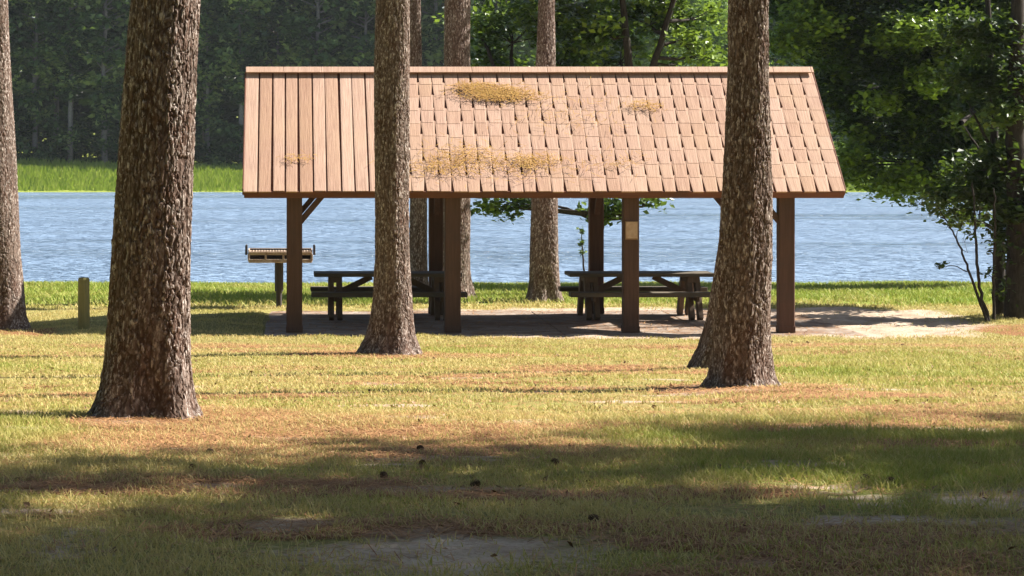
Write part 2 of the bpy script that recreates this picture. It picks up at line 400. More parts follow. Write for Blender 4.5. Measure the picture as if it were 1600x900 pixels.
# pine straw fallen on the roof
def straw(N, pts_fn, L=(.07, .16), w=.006, name='x', mat=None, kind='stuff', label=None, cat=None):
    P, Nrm = pts_fn(N)
    th = rng.uniform(0, np.pi, N); 
    U = np.stack([np.cos(th), np.sin(th), np.zeros(N)], -1); U = U-(U*Nrm).sum(1)[:, None]*Nrm; U /= np.linalg.norm(U, axis=1)[:, None]
    U = U+Nrm*rng.normal(0, .10, N)[:, None]
    Vv = np.cross(Nrm, U); l = rng.uniform(*L, N)[:, None]/2; ww = w/2
    V = np.stack([P-U*l-Vv*ww, P+U*l-Vv*ww, P+U*l+Vv*ww, P-U*l+Vv*ww], 1).reshape(-1, 3)
    Q = np.arange(4*N).reshape(-1, 4); o = mesh_np(name, V, Q, mat, attrs={'tint': np.repeat(rng.random(N), 4)})
    return tag(o, label, cat, kind=kind)
m_straw = simple('gold_straw', (.34, .17, .045), (.54, .33, .09))
m_straw_g = simple('ground_straw', (.20, .085, .035), (.50, .28, .12))
def roofpts(cl):
    def fn(N):
        P = []; wts = np.array([c[4] for c in cl], float); k = rng.choice(len(cl), N, p=wts/wts.sum())
        c = np.array([q[:4] for q in cl])[k]
        x = c[:, 0]+rng.normal(0, 1, N)*c[:, 2]; s = np.clip(c[:, 1]+rng.normal(0, 1, N)*c[:, 3], .03, SL-.15)
        x = np.clip(x, XL+.05, XR-.05); h = .045+rng.random(N)*.012
        d = EV+s*math.cos(slope)-h*math.sin(slope); z = EZ+s*math.sin(slope)+h*math.cos(slope)
        n = np.tile([0, -math.sin(slope), math.cos(slope)], (N, 1)); return np.stack([x, d, z], -1), n
    return fn
def rp(px, py):   # pixel on the roof slope -> x, s
    k = (297-py)/(297-110.); d = EV/(1-(1-EV/RD)*k) if False else None
    # solve along the ray
    best = min((abs(HY-(on_roof(0, s, 0)[2]-CZ)*F/on_roof(0, s, 0)[1]-py), s) for s in np.linspace(0, SL, 200))[1]
    d = on_roof(0, best, 0)[1]; return PX(px, d), best
cl = [(*rp(770, 148), .30, .10, 6), (*rp(745, 138), .2, .05, 2), (*rp(800, 152), .3, .08, 2.5), (*rp(735, 245), .35, .16, 2.5), (*rp(830, 255), .25, .10, 2.2), (*rp(690, 262), .3, .12, 1.6),
      (*rp(1008, 168), .15, .06, .9), (*rp(790, 262), .7, .16, 2), (*rp(900, 180), .6, .3, 1.0), (*rp(465, 250), .12, .05, .35), (*rp(970, 255), .3, .12, .5)]
straw(2300, roofpts(cl), (.06, .15), .007, 'pine_straw', m_straw, label='golden pine straw fallen in patches on the shake roof', cat='pine straw')

# ------------------------------------------------------------------ picnic tables
def make_table(label, x0, x1, yc, flip=False):
    L = x1-x0; t = thing('picnic_table', label, 'picnic table', ((x0+x1)/2, yc, .01), 0, 'picnic tables under the shelter')
    for k in range(4):
        m = MB(); m.box((0, -.295+k*.197, .735), (L, .187, .06), a=random.uniform(-.3, .3)); m.build('tabletop_board', m_table, t)
    for s in (-1, 1):
        m = MB()
        for k in (0, 1): m.box((0, s*(.66+k*.16), .435), (L+.10, .15, .075), a=random.uniform(-.3, .3))
        m.build('bench', m_table, t)
    for s in (-1, 1):
        X = s*(L/2-.36)
        for q in (-1, 1):
            m = MB()
            for e in (-.07, .07): m.bar((X+e, q*.62, 0), (X+e, q*.24, .66), .085, .18)
            m.build('leg', m_leg, t)
        m = MB(); m.box((X, 0, .375), (.055, 1.56, .12)); m.build('bench_support', m_leg, t)
        m = MB(); m.box((X, 0, .655), (.20, .74, .095)); m.build('top_support', m_leg, t)
        m = MB(); m.bar((X-s*.03, 0, .40), (X-s*.62, 0, .69), .08, .10); m.build('brace', m_leg, t)
    return t
make_table('weathered timber picnic table in full shade under the left half of the shelter', .46, 2.95, 39.1)
make_table('weathered timber picnic table half sunlit behind the post with the paper notice', 4.76, 7.2, 39.1)

# notice on the post
nx_ = PX(987, 35.87)
M = Mat('notice_paper', .6, .3); f = M.noise(M.coord(), 14, 4); M.color(M.mix(M.ramp(f, .4, .7), (.50, .33, .22), (.62, .45, .32)))
m_notice = M.m
nt_ = thing('notice_sign', 'small tan notice board fixed high on the third front post', 'notice', (nx_, 35.874, PZ(360, 35.87)))
m = MB(); m.box((0, 0, 0), (.20, .014, .285), bev=.003); m.build('board', wood_mat('notice_frame', (.30, .18, .10), (.38, .24, .14), (.3, .18, .1)), nt_)
m = MB(); m.box((0, -.010, .005), (.175, .004, .255), bev=.001); m.build('sheet', m_notice, nt_)

# ------------------------------------------------------------------ grill
M = Mat('grill_rust', .75, .3); f = M.noise(M.coord(), 12, 5, .65)
M.color(M.mix(M.ramp(f, .35, .65), (.42, .28, .19), (.68, .56, .44))); M.bump(f, .004); m_gr = M.m
m_gp = wood_mat('grill_post_paint', (.05, .045, .05), (.08, .065, .06), (.04, .04, .04))
gd_ = 41.3; gzz = -.03
gr = thing('barbecue_grill', 'rusty park barbecue grill on a single post left of the shelter', 'grill', (PX(436, gd_), gd_, gzz))
gt = 1.12; x0, x1 = PX(389, gd_)-PX(436, gd_), PX(487, gd_)-PX(436, gd_)
m = MB(); cxm = (x0+x1)/2; wdt = x1-x0
m.box((cxm, 0, .875), (wdt, .62, .02)); 
for s in (-1, 1): m.box((cxm+s*wdt/2, .05, .985), (.02, .52, .22))
m.box((cxm, .31, .99), (wdt, .02, .22)); m.box((cxm, -.31, .90), (wdt, .02, .06)); m.box((cxm, -.31, 1.03), (wdt, .02, .05))
for k in (0, .27, .55, .78, 1): m.box((x0+wdt*k, -.312, .965), (.035, .016, .12))
m.build('firebox', m_gr, gr)
m = MB(); m.box((cxm, .292, .99), (wdt-.03, .012, .20)); m.box((cxm, 0, .89), (wdt-.03, .58, .008)); m.build('firebox_dark_panel', simple('slot_dark', (.02, .016, .014), (.03, .025, .02)), gr)  # dark sheets added inside so the slots look shaded; darkness is in the colour
m = MB()
for k in range(22): m.tube([(x0+.03+(wdt-.06)*k/21, -.33, 1.065), (x0+.03+(wdt-.06)*k/21, .28, 1.065)], .007, 6)
for y in (-.33, 0, .28): m.tube([(x0+.02, y, 1.055), (x1-.02, y, 1.055)], .009, 6)
m.build('grate', m_gr, gr)
for s in (-1, 1):
    m = MB(); X = cxm+s*(wdt/2+.045)
    m.tube([(X, -.2, 1.0), (X, -.2, 1.16), (X, .1, 1.16), (X, .1, 1.0)], .020, 8); m.build('handle', m_gp, gr)
m = MB(); m.tube([(0, 0, -.1), (0, 0, .36)], .052, 12); m.tube([(0, 0, .34), (0, 0, .87)], .078, 12); m.build('post', m_gp, gr, smooth=False)
# ------------------------------------------------------------------ bollard
bd = 36.3; bx = PX(131, bd); bz = float(gz(bx, bd))
b_ = thing('bollard', 'short weathered wooden bollard standing between the two left pines', 'bollard', (bx, bd, bz))
m = MB(); th = np.arange(20)/20*2*np.pi
prof = [(0.0, -.1), (.096, -.1), (.094, .2), (.091, .66), (.090, .785), (.078, .815), (0, .822)]
V = np.array([[(r_*math.cos(a), r_*math.sin(a), z) for a in th] for r_, z in prof]).reshape(-1, 3)
q = [[i*20+j, i*20+(j+1) % 20, (i+1)*20+(j+1) % 20, (i+1)*20+j] for i in range(1, 5) for j in range(20)]
V = np.vstack([V[20:120+20][:100+20], [[0, 0, .824]]]); q = [[c-20 for c in f] for f in q]; 
tt = [[100+j, 100+(j+1) % 20, 120] for j in range(20)]
m.add(V, q, tt); m.build('post', m_boll, b_)

# ------------------------------------------------------------------ pines
def worley(P, seed):
    """F1, F2, id of nearest feature point, 3-D, unit cells"""
    base = np.floor(P).astype(np.int64); f1 = np.full(len(P), 9.); f2 = f1.copy(); idn = np.zeros(len(P))
    for dx in (-1, 0, 1):
        for dy in (-1, 0, 1):
            for dz in (-1, 0, 1):
                c = base+np.array([dx, dy, dz]); k = c[:, 0]*73856093 ^ c[:, 1]*19349663
                ox = hash2(k, c[:, 2], seed); oy = hash2(k, c[:, 2], seed+1); oz = hash2(k, c[:, 2], seed+2)
                d = np.sqrt((c[:, 0]+ox-P[:, 0])**2+(c[:, 1]+oy-P[:, 1])**2+(c[:, 2]+oz-P[:, 2])**2)
                near = d < f1; f2 = np.where(near, f1, np.minimum(f2, d)); f1 = np.where(near, d, f1); idn = np.where(near, ox*7.3 % 1, idn)
    return f1, f2, idn

def pine_trunk(ctr, rad, zs, seg, z_fine, step, depth, cell, seed):
    """ctr(z), rad(z) arrays sampled at zs -> dense bark-plated trunk"""
    z0, z1 = zs[0], zs[-1]
    zz = np.concatenate([np.arange(z0, z_fine, step), np.linspace(z_fine, z1, 60)])
    cx = np.interp(zz, zs, ctr[:, 0]); cy = np.interp(zz, zs, ctr[:, 1]); rr = np.interp(zz, zs, rad)
    # smooth
    k = np.ones(9)/9; rr += .11*rr*np.exp(-np.maximum(zz-zz[0]-.15, 0)/.10)
    for arr in (rr, cx):
        p = np.pad(arr, 4, mode='edge'); arr[:] = np.convolve(p, k, 'valid')
    th = np.arange(seg)/seg*2*np.pi; T, Z = np.meshgrid(th, zz); Rr = rr[:, None]*np.ones_like(T)
    # root flare lobes near the ground
    hgt = Z-zz[0]; lob = np.exp(-(np.maximum(hgt-.45, 0)/.22))*(.06*np.sin(T*3+seed)+.06*np.sin(T*5+seed*2)+.04*np.sin(T*8+seed))
    Rr = Rr*(1+lob*np.minimum(1, .35/np.maximum(hgt, .05)))
    Rr = Rr*(1+.03*np.sin(T*3+Z*.9+seed)+.02*np.sin(T*5-Z*1.7))
    X = np.cos(T)*rr.mean()*1.0; Y = np.sin(T)*rr.mean()
    P = np.stack([X.ravel()/cell+seed*3.1, Y.ravel()/cell, Z.ravel()/(cell*5.0)], -1)
    wob = (fbm(T.ravel()*5, Z.ravel()*9, seed, 3)-.5)*1.7; wob2 = (fbm(T.ravel()*9+40, Z.ravel()*26, seed+3, 2)-.5)*.8
    P[:, 2] += wob; P[:, 0] += wob*.35+wob2; P[:, 1] += wob2
    f1, f2, idn = worley(P, seed); e = f2-f1
    P2 = P*np.array([2.3, 2.3, 2.0])+5.3; g1, g2, id2 = worley(P2, seed+9); e2 = g2-g1
    thr = .07+.28*fbm(T.ravel()*3, Z.ravel()*3, seed+8, 2); plate = sm(.0, 1, e/thr); fine = sm(.0, .35, e2)
    disp = .42*depth*(plate*(.6+.6*idn)+.28*fine*(.4+id2)-.6)+depth*.4*(fbm(T.ravel()*26, Z.ravel()*24, seed+4, 3)-.5)
    disp = disp.reshape(T.shape)*np.where(Z > z_fine, .5, 1)
    Rr = Rr+disp
    V = np.stack([cx[:, None]+Rr*np.cos(T), cy[:, None]+Rr*np.sin(T), Z], -1).reshape(-1, 3)
    n = len(zz); i, j = np.meshgrid(np.arange(n-1), np.arange(seg), indexing='ij'); j2 = (j+1) % seg
    q = np.stack([i*seg+j, i*seg+j2, (i+1)*seg+j2, (i+1)*seg+j], -1).reshape(-1, 4)
    return V, q, (1-plate)*.8+(1-fine)*.3*plate, np.clip(idn*.6+id2*.5, 0, 1)

def leaves(C, rad, n_each, size, flat=.6, shell=False, tint_c=None, elong=1.5, spread=.18, seed=0):
    """leaf quads scattered in blobs round centres C (k,3)"""
    g = np.random.default_rng(seed); C = np.asarray(C, float); k = len(C); N = k*n_each
    rad = np.asarray(rad, float)*np.ones(k)
    D = g.normal(0, .5, (N, 3)); ln = np.linalg.norm(D, axis=1); D *= np.minimum(1, 1.25/np.maximum(ln, 1e-6))[:, None]
    D[:, 2] *= flat
    P = np.repeat(C, n_each, 0)+D*np.repeat(rad, n_each)[:, None]
    a = g.normal(0, 1, (N, 3)); a[:, 2] *= .5; a /= np.linalg.norm(a, axis=1)[:, None]
    nn = g.normal(0, .6, (N, 3)); nn[:, 2] = np.abs(nn[:, 2])+.6; b = np.cross(nn, a); b /= np.linalg.norm(b, axis=1)[:, None]+1e-9
    nn = np.cross(a, b)
    s = (size*g.uniform(.6, 1.35, N))[:, None]
    V = np.stack([P-a*s*elong/2, P+b*s/2+nn*s*.12, P+a*s*elong/2, P-b*s/2+nn*s*.12], 1).reshape(-1, 3)
    ct = (np.zeros(k) if tint_c is None else np.asarray(tint_c))
    t = np.clip(np.repeat(ct, n_each)+g.normal(0, spread, N), 0, 1)
    return V, np.arange(4*N).reshape(-1, 4), np.repeat(t, 4)

def pine_crown_data(z0, z1, rmax, seed, lean=(0, 0)):
    g = np.random.default_rng(seed); limbs = MB(); C = []; r = []
    for k in range(34):
        f = k/33; z = z0+(z1-z0)*f; L = rmax*(1-.75*f)*(g.uniform(.55, 1.1))*min(1, .55+f*2)
        th = g.uniform(0, 2*np.pi); up = g.uniform(.05, .45)
        p0 = np.array([lean[0]*f, lean[1]*f, z]); dirv = np.array([math.cos(th), math.sin(th), up])
        pts = [p0+dirv*L*s+np.array([0, 0, -.12*L*s*s]) for s in np.linspace(0, 1, 6)]
        limbs.tube(pts, np.linspace(.06*(1-.6*f)+.012, .008, 6), 5, cap=False)
        for s in np.linspace(.35, 1.0, 5):
            for e in range(2):
                C.append(p0+dirv*L*s+g.normal(0, .28, 3)*np.array([1, 1, .5])); r.append(g.uniform(.32, .6))
    return limbs, np.array(C), np.array(r)

# one shared pine crown (mesh data shared by copies)
lb, Cc, rc = pine_crown_data(0, 7.5, 3.4, 3)
V, q, t = leaves(Cc, rc, 30, .055, .7, elong=3.6, tint_c=np.random.default_rng(2).uniform(.2, .8, len(Cc)), seed=8)
crown_proto = mesh_np('crown', V, q, m_needle, attrs={'tint': t})
ke = np.random.default_rng(4).random(len(Cc)) < .5; V, q, t = leaves(Cc[ke], rc[ke]*.8, 44, .055, .7, elong=3.6, tint_c=np.full(ke.sum(), .5), seed=18)
sparse_me = mesh_np('crown', V, q, m_needle, attrs={'tint': t}); sparse_data = sparse_me.data; bpy.data.objects.remove(sparse_me); limb_proto = lb.build('limb', m_bark_dark, smooth=True)
used_proto = [False]
def add_crown(root, loc, scale=1, rz=0):
    if used_proto[0]: c = crown_proto.copy(); COL.objects.link(c); l = limb_proto.copy(); COL.objects.link(l)
    else: c, l = crown_proto, limb_proto; used_proto[0] = True
    c.parent = root; c.location = loc; c.rotation_euler = (0, 0, rz); c.scale = (scale,)*3
    l.parent = c
def make_pine(label, d, prof, top=20, crown_scale=1.0, step=.012, seg=210, depth=.022, cell=.06, seed=1, group=None, loz=None, zfine=None, crown=True):
    """prof: list of (y_px, x_left, x_right) outline seen in the photograph, top of frame first"""
    pr = sorted([(PZ(y, d), PX(a, d), PX(b, d)) for y, a, b in prof])
    xb = (pr[0][1]+pr[0][2])/2; zb = float(gz(xb, d)) if loz is None else loz
    zs = [zb-.15]+[p[0] for p in pr]; c = [((pr[0][1]+pr[0][2])/2)]+[(p[1]+p[2])/2 for p in pr]; r = [(pr[0][2]-pr[0][1])/2*1.14]+[(p[2]-p[1])/2 for p in pr]
    # continue above the frame
    sl_ = (c[-1]-c[-3])/(zs[-1]-zs[-3]); sl_ = max(-.02, min(.02, sl_)); ztop = zb+top; rt = r[-1]
    for k in range(1, 7):
        z = zs[-1]+(ztop-pr[-1][0])/6; f = k/6; zs.append(z); c.append(c[-1]+sl_*(ztop-pr[-1][0])/6); r.append(rt*(1-.88*f))
    zs = np.array(zs); ctr = np.stack([np.array(c)-xb, np.zeros(len(c))], -1)
    root = thing('pine_tree', label, 'pine tree', (xb, d, zb), 0, group)
    V, q, cr, tn = pine_trunk(ctr, np.array(r), zs-zb, seg, (pr[-1][0]-zb+.5) if zfine is None else zfine, step, depth, cell, seed)
    mesh_np('trunk', V, q, m_bark, root, {'crack': cr, 'tint': tn}, smooth=False)
    if crown:
        kz = 11.8; add_crown(root, (float(np.interp(kz, zs-zb, ctr[:, 0])), 0, kz), crown_scale, seed*1.7)
    return root
make_pine('thick rough-barked pine standing closest to the camera at left', 16.4,
          [(0, 206, 311), (100, 197, 308), (200, 191, 305), (300, 184, 302), (400, 178, 299), (480, 172, 298), (560, 166, 299), (610, 158, 301), (640, 150, 306), (655, 142, 312)],
          seed=3, seg=340, step=.008, depth=.026, cell=.044)
make_pine('straight pine in front of the shelter roof, second trunk from the left in the foreground', 30,
          [(0, 588, 640), (120, 584, 639), (220, 584, 638), (320, 586, 638), (400, 587, 640), (470, 584, 645), (520, 576, 650), (548, 566, 658)], seed=5, seg=210, step=.012, depth=.022, cell=.05)
make_pine('dark pine trunk before the right part of the shelter roof, leaning slightly', 21.0,
          [(0, 1139, 1200), (100, 1138, 1199), (200, 1133, 1201), (300, 1128, 1204), (400, 1122, 1204), (500, 1116, 1202), (560, 1115, 1201), (590, 1112, 1202), (606, 1104, 1208)], seed=7, seg=250, step=.010, depth=.024, cell=.046)
make_pine('pine mostly hidden behind the dark right trunk, only its left base showing', 25.2,
          [(0, 1150, 1188), (150, 1146, 1190), (300, 1135, 1188), (400, 1121, 1180), (450, 1113, 1176), (500, 1105, 1168), (540, 1093, 1164), (570, 1080, 1166)], seed=9, seg=170, step=.016)
make_pine('pine cut off by the left edge of the picture, bark bright on one side', 37,
          [(0, -42, 12), (150, -40, 18), (300, -36, 27), (400, -34, 33), (460, -33, 39), (500, -38, 44)], seed=11, seg=170, step=.016, cell=.07)
make_pine('pine behind the shelter whose lit trunk rises above the roof left of centre', 44.5,
          [(0, 695, 735), (105, 695, 735), (300, 692, 734), (420, 690, 734), (455, 688, 736), (470, 684, 740)], seed=13, seg=130, step=.025, cell=.07)
make_pine('thick pine behind the shelter seen against the water at its middle', 43.5,
          [(0, 841, 866), (100, 838, 868), (250, 833, 869), (320, 831, 871), (400, 828, 872), (450, 827, 874), (474, 822, 878)], seed=15, seg=130, step=.025, cell=.08)
make_pine('slim pine behind the shelter just right of the straight foreground pine', 45.5,
          [(0, 640, 657), (105, 640, 659), (300, 641, 667), (400, 640, 668), (460, 638, 670)], seed=17, seg=110, step=.025, cell=.08)

# pines standing out of frame to the right and behind: they give the foreground its shade
def far_pine_trunk(h, r, seed):
    g = np.random.default_rng(seed); zz = np.linspace(-.2, h, 14); P = np.stack([np.cumsum(g.normal(0, .03, 14)), np.cumsum(g.normal(0, .03, 14)), zz], -1)
    m = MB(); m.tube(P, r*np.interp(zz, [-.2, .3, 1, h], [1.5, 1.1, 1, .15]), 14); return m
# ------------------------------------------------------------------ broadleaf trees
def broadleaf(name, label, base, stems, lobes, leaf=.07, n=60, sub=10, mat=None, seed=1, group=None, limb_r=.05, cat='tree', r_sub=(.28, .5), tint=(.15, .6), bright=0.12, flat=.55):
    """stems: list of (points rel. to base, radii); lobes: (centre rel., radii xyz)"""
    g = np.random.default_rng(seed); root = thing(name, label, cat, base, 0, group)
    m = MB(); allp = []
    for P, r in stems:
        P = np.array(P, float); s = np.linspace(0, len(P)-1, len(P)*5); Q = np.stack([np.interp(s, np.arange(len(P)), P[:, k]) for k in range(3)], -1)
        ker = np.ones(5)/5
        for k in range(3): Q[:, k] = np.convolve(np.pad(Q[:, k], 2, mode='edge'), ker, 'valid')
        Q[:, :2] += g.normal(0, .008, Q[:, :2].shape); m.tube(Q, np.interp(s, np.arange(len(P)), r), 9, cap=True); allp.append(Q)
    A = np.vstack(allp); C = []; R_ = []; T_ = []
    for lo_ in lobes:
        c, rr = lo_[:2]
        c = np.array(c, float); rr = np.array(rr, float)*np.ones(3)
        k = max(3, int(sub*(rr.prod()**.62)))
        D = g.normal(0, 1, (k, 3)); D /= np.linalg.norm(D, axis=1)[:, None]; D *= (g.random(k)**.5)[:, None]
        CC = c+D*rr; cand = A[A[:, 2] < c[2]+.1] if (A[:, 2] < c[2]+.1).any() else A
        hub = cand[np.argmin(((cand-c)**2).sum(1)+.6*(cand[:, 2]-c[2]+.6)**2)]
        mid = hub+(c-hub)*.6
        m.tube([hub, hub+(c-hub)*.35+g.normal(0, .06, 3), mid, c], [limb_r, limb_r*.75, limb_r*.5, limb_r*.08], 6, cap=False)
        for p in CC[: max(4, k//2)]:
            m.tube([mid, mid+(p-mid)*.5+g.normal(0, .05, 3), p], [limb_r*.35, limb_r*.2, .005], 4, cap=False)
        C.append(CC); R_.append(g.uniform(*r_sub, k)); tt = g.uniform(*tint, k); tt[g.random(k) < bright] = .95; tt = g.uniform(.7, 1, k) if len(lo_) > 2 else tt; T_.append(tt)
    m.build('trunk', m_bark_dark, root, smooth=True)
    V, q, t = leaves(np.vstack(C), np.concatenate(R_), n, leaf, flat, tint_c=np.concatenate(T_), seed=seed+50, spread=.2)
    mesh_np('crown', V, q, mat or m_leaf, root, {'tint': t})
    return root
def L(px, py, d, r, base, rd=None):   # lobe from its place in the view, at its own distance
    s = d/F; return ((PX(px, d)-base[0], d-base[1], PZ(py, d)-base[2]), (r*s, (rd or r*s*1.1), r*s*.85))

# right-hand group
base = (PX(1590, 38.6), 38.6, -.05)
broadleaf('oak_tree', 'thickest dark broadleaf tree at the right edge by the shore, low spreading crown', base,
    [([(0, 0, -.2), (.0, 0, .8), (.02, .05, 2), (-.05, 0, 3.4), (.05, .1, 5), (0, .2, 7.5)], [.25, .20, .18, .16, .12, .04]),
     ([(.0, 0, 2.2), (-.4, .1, 2.9), (-.6, .3, 3.4), (-.75, .4, 3.8)], [.05, .035, .02, .003]),
     ([(.0, 0, 3.0), (-.2, .4, 4.0), (-.4, .5, 4.8)], [.06, .04, .004])],
    [L(1565, 60, 38.9, 40, base), L(1530, 110, 39.1, 34, base), L(1590, 130, 38.7, 40, base), L(1505, 40, 39.3, 30, base), L(1610, 100, 42.4, 60, base), L(1595, 200, 41.5, 50, base), L(1560, 265, 38.9, 40, base), L(1640, 290, 38.6, 60, base), L(1640, 10, 43, 80, base), L(1590, 325, 38.7, 34, base), L(1530, 305, 39.2, 26, base),
     L(1596, 400, 38.7, 24, base), L(1575, 360, 38.9, 20, base), L(1600, 450, 38.8, 16, base), L(1570, 180, 38.6, 20, base)+(1,)],
    leaf=.085, n=120, sub=46, seed=21, mat=m_leaf2, bright=.06, tint=(.0, .45))
base = (PX(1560, 39.2), 39.2, -.05)
broadleaf('oak_tree', 'slimmer dark broadleaf tree just left of the thick right-edge trunk', base,
    [([(0, 0, -.2), (.03, 0, 1), (-.02, .1, 2.4), (-.1, 0, 4), (-.2, 0, 5.5), (-.2, 0, 6.4)], [.12, .085, .075, .06, .045, .02]),
     ([(-.05, .1, 2.5), (-.3, .3, 3.0), (-.5, .5, 3.4)], [.035, .02, .003])],
    [L(1530, 170, 43, 34, base), L(1545, 60, 43.2, 40, base), L(1515, 270, 40, 28, base), L(1480, 305, 40, 20, base), L(1510, 335, 39.6, 18, base)],
    leaf=.085, n=120, sub=46, seed=22, mat=m_leaf2, bright=.06, tint=(.0, .45))
base = (PX(1640, 51.0), 51.0, -.2)
broadleaf('oak_tree', 'broad oak leaning out over the shore behind the right end of the roof', base,
    [([(0, 0, -.3), (-.1, 0, 1.5), (-.4, .1, 3.2), (-1.0, 0, 5), (-1.6, .2, 8)], [.34, .26, .22, .17, .08]),
     ([(-.2, 0, 2.4), (-1.4, .9, 3.6), (-3.2, 1.5, 4.4), (-5.0, 1.8, 5.0)], [.10, .07, .045, .02]),
     ([(-.4, 0, 3.4), (-1.8, 1.2, 4.8), (-3.6, 1.7, 6.0), (-5.4, 1.9, 6.6)], [.09, .07, .045, .02])],
    [L(1540, 100, 50.4, 80, base), L(1560, 20, 50.2, 80, base), L(1520, 230, 50.4, 60, base), L(1590, 260, 50.6, 60, base), L(1555, 305, 50.8, 34, base), L(1480, 60, 50, 80, base), L(1400, 110, 51, 75, base), L(1330, 60, 51.5, 75, base), L(1255, 45, 52, 62, base), L(1300, 140, 52, 50, base), L(1340, 190, 52, 42, base), L(1420, 200, 51, 60, base), L(1470, 150, 50.6, 65, base),
     L(1480, 250, 50.6, 50, base), L(1420, 275, 51.2, 34, base), L(1360, 215, 52.4, 28, base), L(1450, 310, 50.6, 26, base), L(1560, 180, 51, 90, base), L(1330, -50, 51, 90, base), L(1460, -50, 51, 90, base), L(1225, -10, 52, 50, base), L(1580, 30, 51, 90, base),
     L(1430, 40, 49.0, 36, base)+(1,), L(1448, 130, 49.2, 28, base)+(1,), L(1380, 160, 50, 18, base)+(1,), L(1335, 258, 50.6, 38, base)+(1,), L(1398, 280, 50.2, 34, base)+(1,), L(1260, 25, 50.6, 34, base)+(1,), L(1345, 215, 51, 14, base)+(1,), L(1300, 75, 51, 14, base)+(1,), L(1228, 66, 50.4, 30, base)+(1,), L(1290, 30, 50.2, 24, base)+(1,), L(1480, 100, 49.4, 16, base)+(1,), L(1395, 60, 49.8, 16, base)+(1,)],
    leaf=.10, n=100, sub=40, seed=27, bright=.07, tint=(.05, .55), limb_r=.06, r_sub=(.3, .55))
base = (PX(1546, 38.0), 38.0, -.02)
broadleaf('shrub', 'thin multi-stemmed shrub leaning left over the bank, sparse leaves', base,
    [([(0, 0, -.1), (-.13, 0, .3), (-.33, .05, .9), (-.45, .1, 1.25), (-.62, .1, 1.6), (-.85, .12, 2.0)], [.028, .024, .02, .017, .013, .006]),
     ([(.02, 0, -.1), (-.12, .05, .5), (-.2, .1, 1.1), (-.2, .1, 1.7), (-.26, .1, 2.4)], [.032, .028, .024, .02, .012]),
     ([(.12, .1, -.1), (.1, .15, .8), (.13, .1, 1.6), (.1, .1, 2.3)], [.03, .025, .018, .01]),
     ([(-.33, .05, .85), (-.6, .05, .98), (-.82, .05, .90)], [.010, .008, .004])],
    [L(1478, 350, 38, 16, base), L(1460, 328, 38, 14, base), L(1510, 370, 38, 14, base), L(1555, 380, 38.1, 18, base), L(1545, 420, 38.1, 14, base), L(1530, 340, 38.1, 22, base), L(1498, 320, 38, 18, base), L(1470, 417, 38, 9, base), L(1505, 345, 38, 12, base)],
    leaf=.06, n=9, sub=26, seed=23, limb_r=.008, cat='shrub', r_sub=(.08, .16), tint=(0, .3), bright=.0)
# broadleaf tree behind the shelter
base = (PX(986, 46.0), 46.0, -.12)
broadleaf('broadleaf_tree', 'broadleaf tree behind the shelter with forked trunk showing above the roof', base,
    [([(0, 0, -.2), (0, 0, 1), (.02, .0, 2.6), (.06, .05, 3.9), (-.1, 0, 5.2), (-.3, 0, 7.5)], [.13, .10, .10, .095, .075, .03]),
     ([(.05, .0, 3.6), (.45, .1, 4.6), (.95, .1, 6.2), (1.1, .1, 8)], [.08, .07, .05, .02]),
     ([(.02, 0, 3.2), (-.7, .2, 4.0), (-1.8, .3, 4.5), (-2.8, .2, 4.6)], [.06, .05, .03, .015])],
    [L(930, 50, 46.2, 60, base), L(880, 90, 46.6, 50, base), L(1000, 30, 47, 65, base), L(960, 90, 47, 45, base), L(1045, 20, 47, 45, base), L(1060, 100, 47.4, 26, base), L(1075, 60, 46.4, 34, base)+(1,), L(1110, 90, 46.4, 24, base)+(1,), L(1100, 30, 46.8, 34, base)+(1,), L(860, 20, 46.3, 60, base), L(1040, -60, 46, 90, base), L(900, -60, 46, 110, base),
     L(800, 40, 47, 60, base), L(770, 90, 47.2, 40, base), L(900, 120, 46.6, 30, base), L(740, 30, 47.4, 40, base), L(955, 322, 46.0, 15, base), L(944, 330, 46.0, 9, base), L(785, 325, 46.6, 14, base), L(1015, 312, 46.3, 14, base), L(765, 318, 46.6, 9, base), L(820, 316, 46.6, 9, base)],
    leaf=.10, n=60, sub=26, seed=24, mat=m_leaf, bright=.14, tint=(.05, .65))
base = (PX(911, 43.2), 43.2, float(gz(PX(911, 43.2), 43.2)))
broadleaf('sapling', 'slender green sapling with a pointed top rising behind the right picnic table', base, [([(.05, 0, -.1), (.03, 0, .5), (-.02, 0, 1.0), (-.03, 0, 1.36)], [.022, .02, .014, .006])],
    [((-.03, 0, 1.16), (.07, .07, .13)), ((-.03, 0, 1.32), (.03, .03, .08)), ((-.02, 0, .95), (.02, .02, .06))], leaf=.045, n=14, sub=60, seed=61, limb_r=.004, cat='sapling', r_sub=(.04, .07), tint=(.3, .6), bright=0, flat=1)

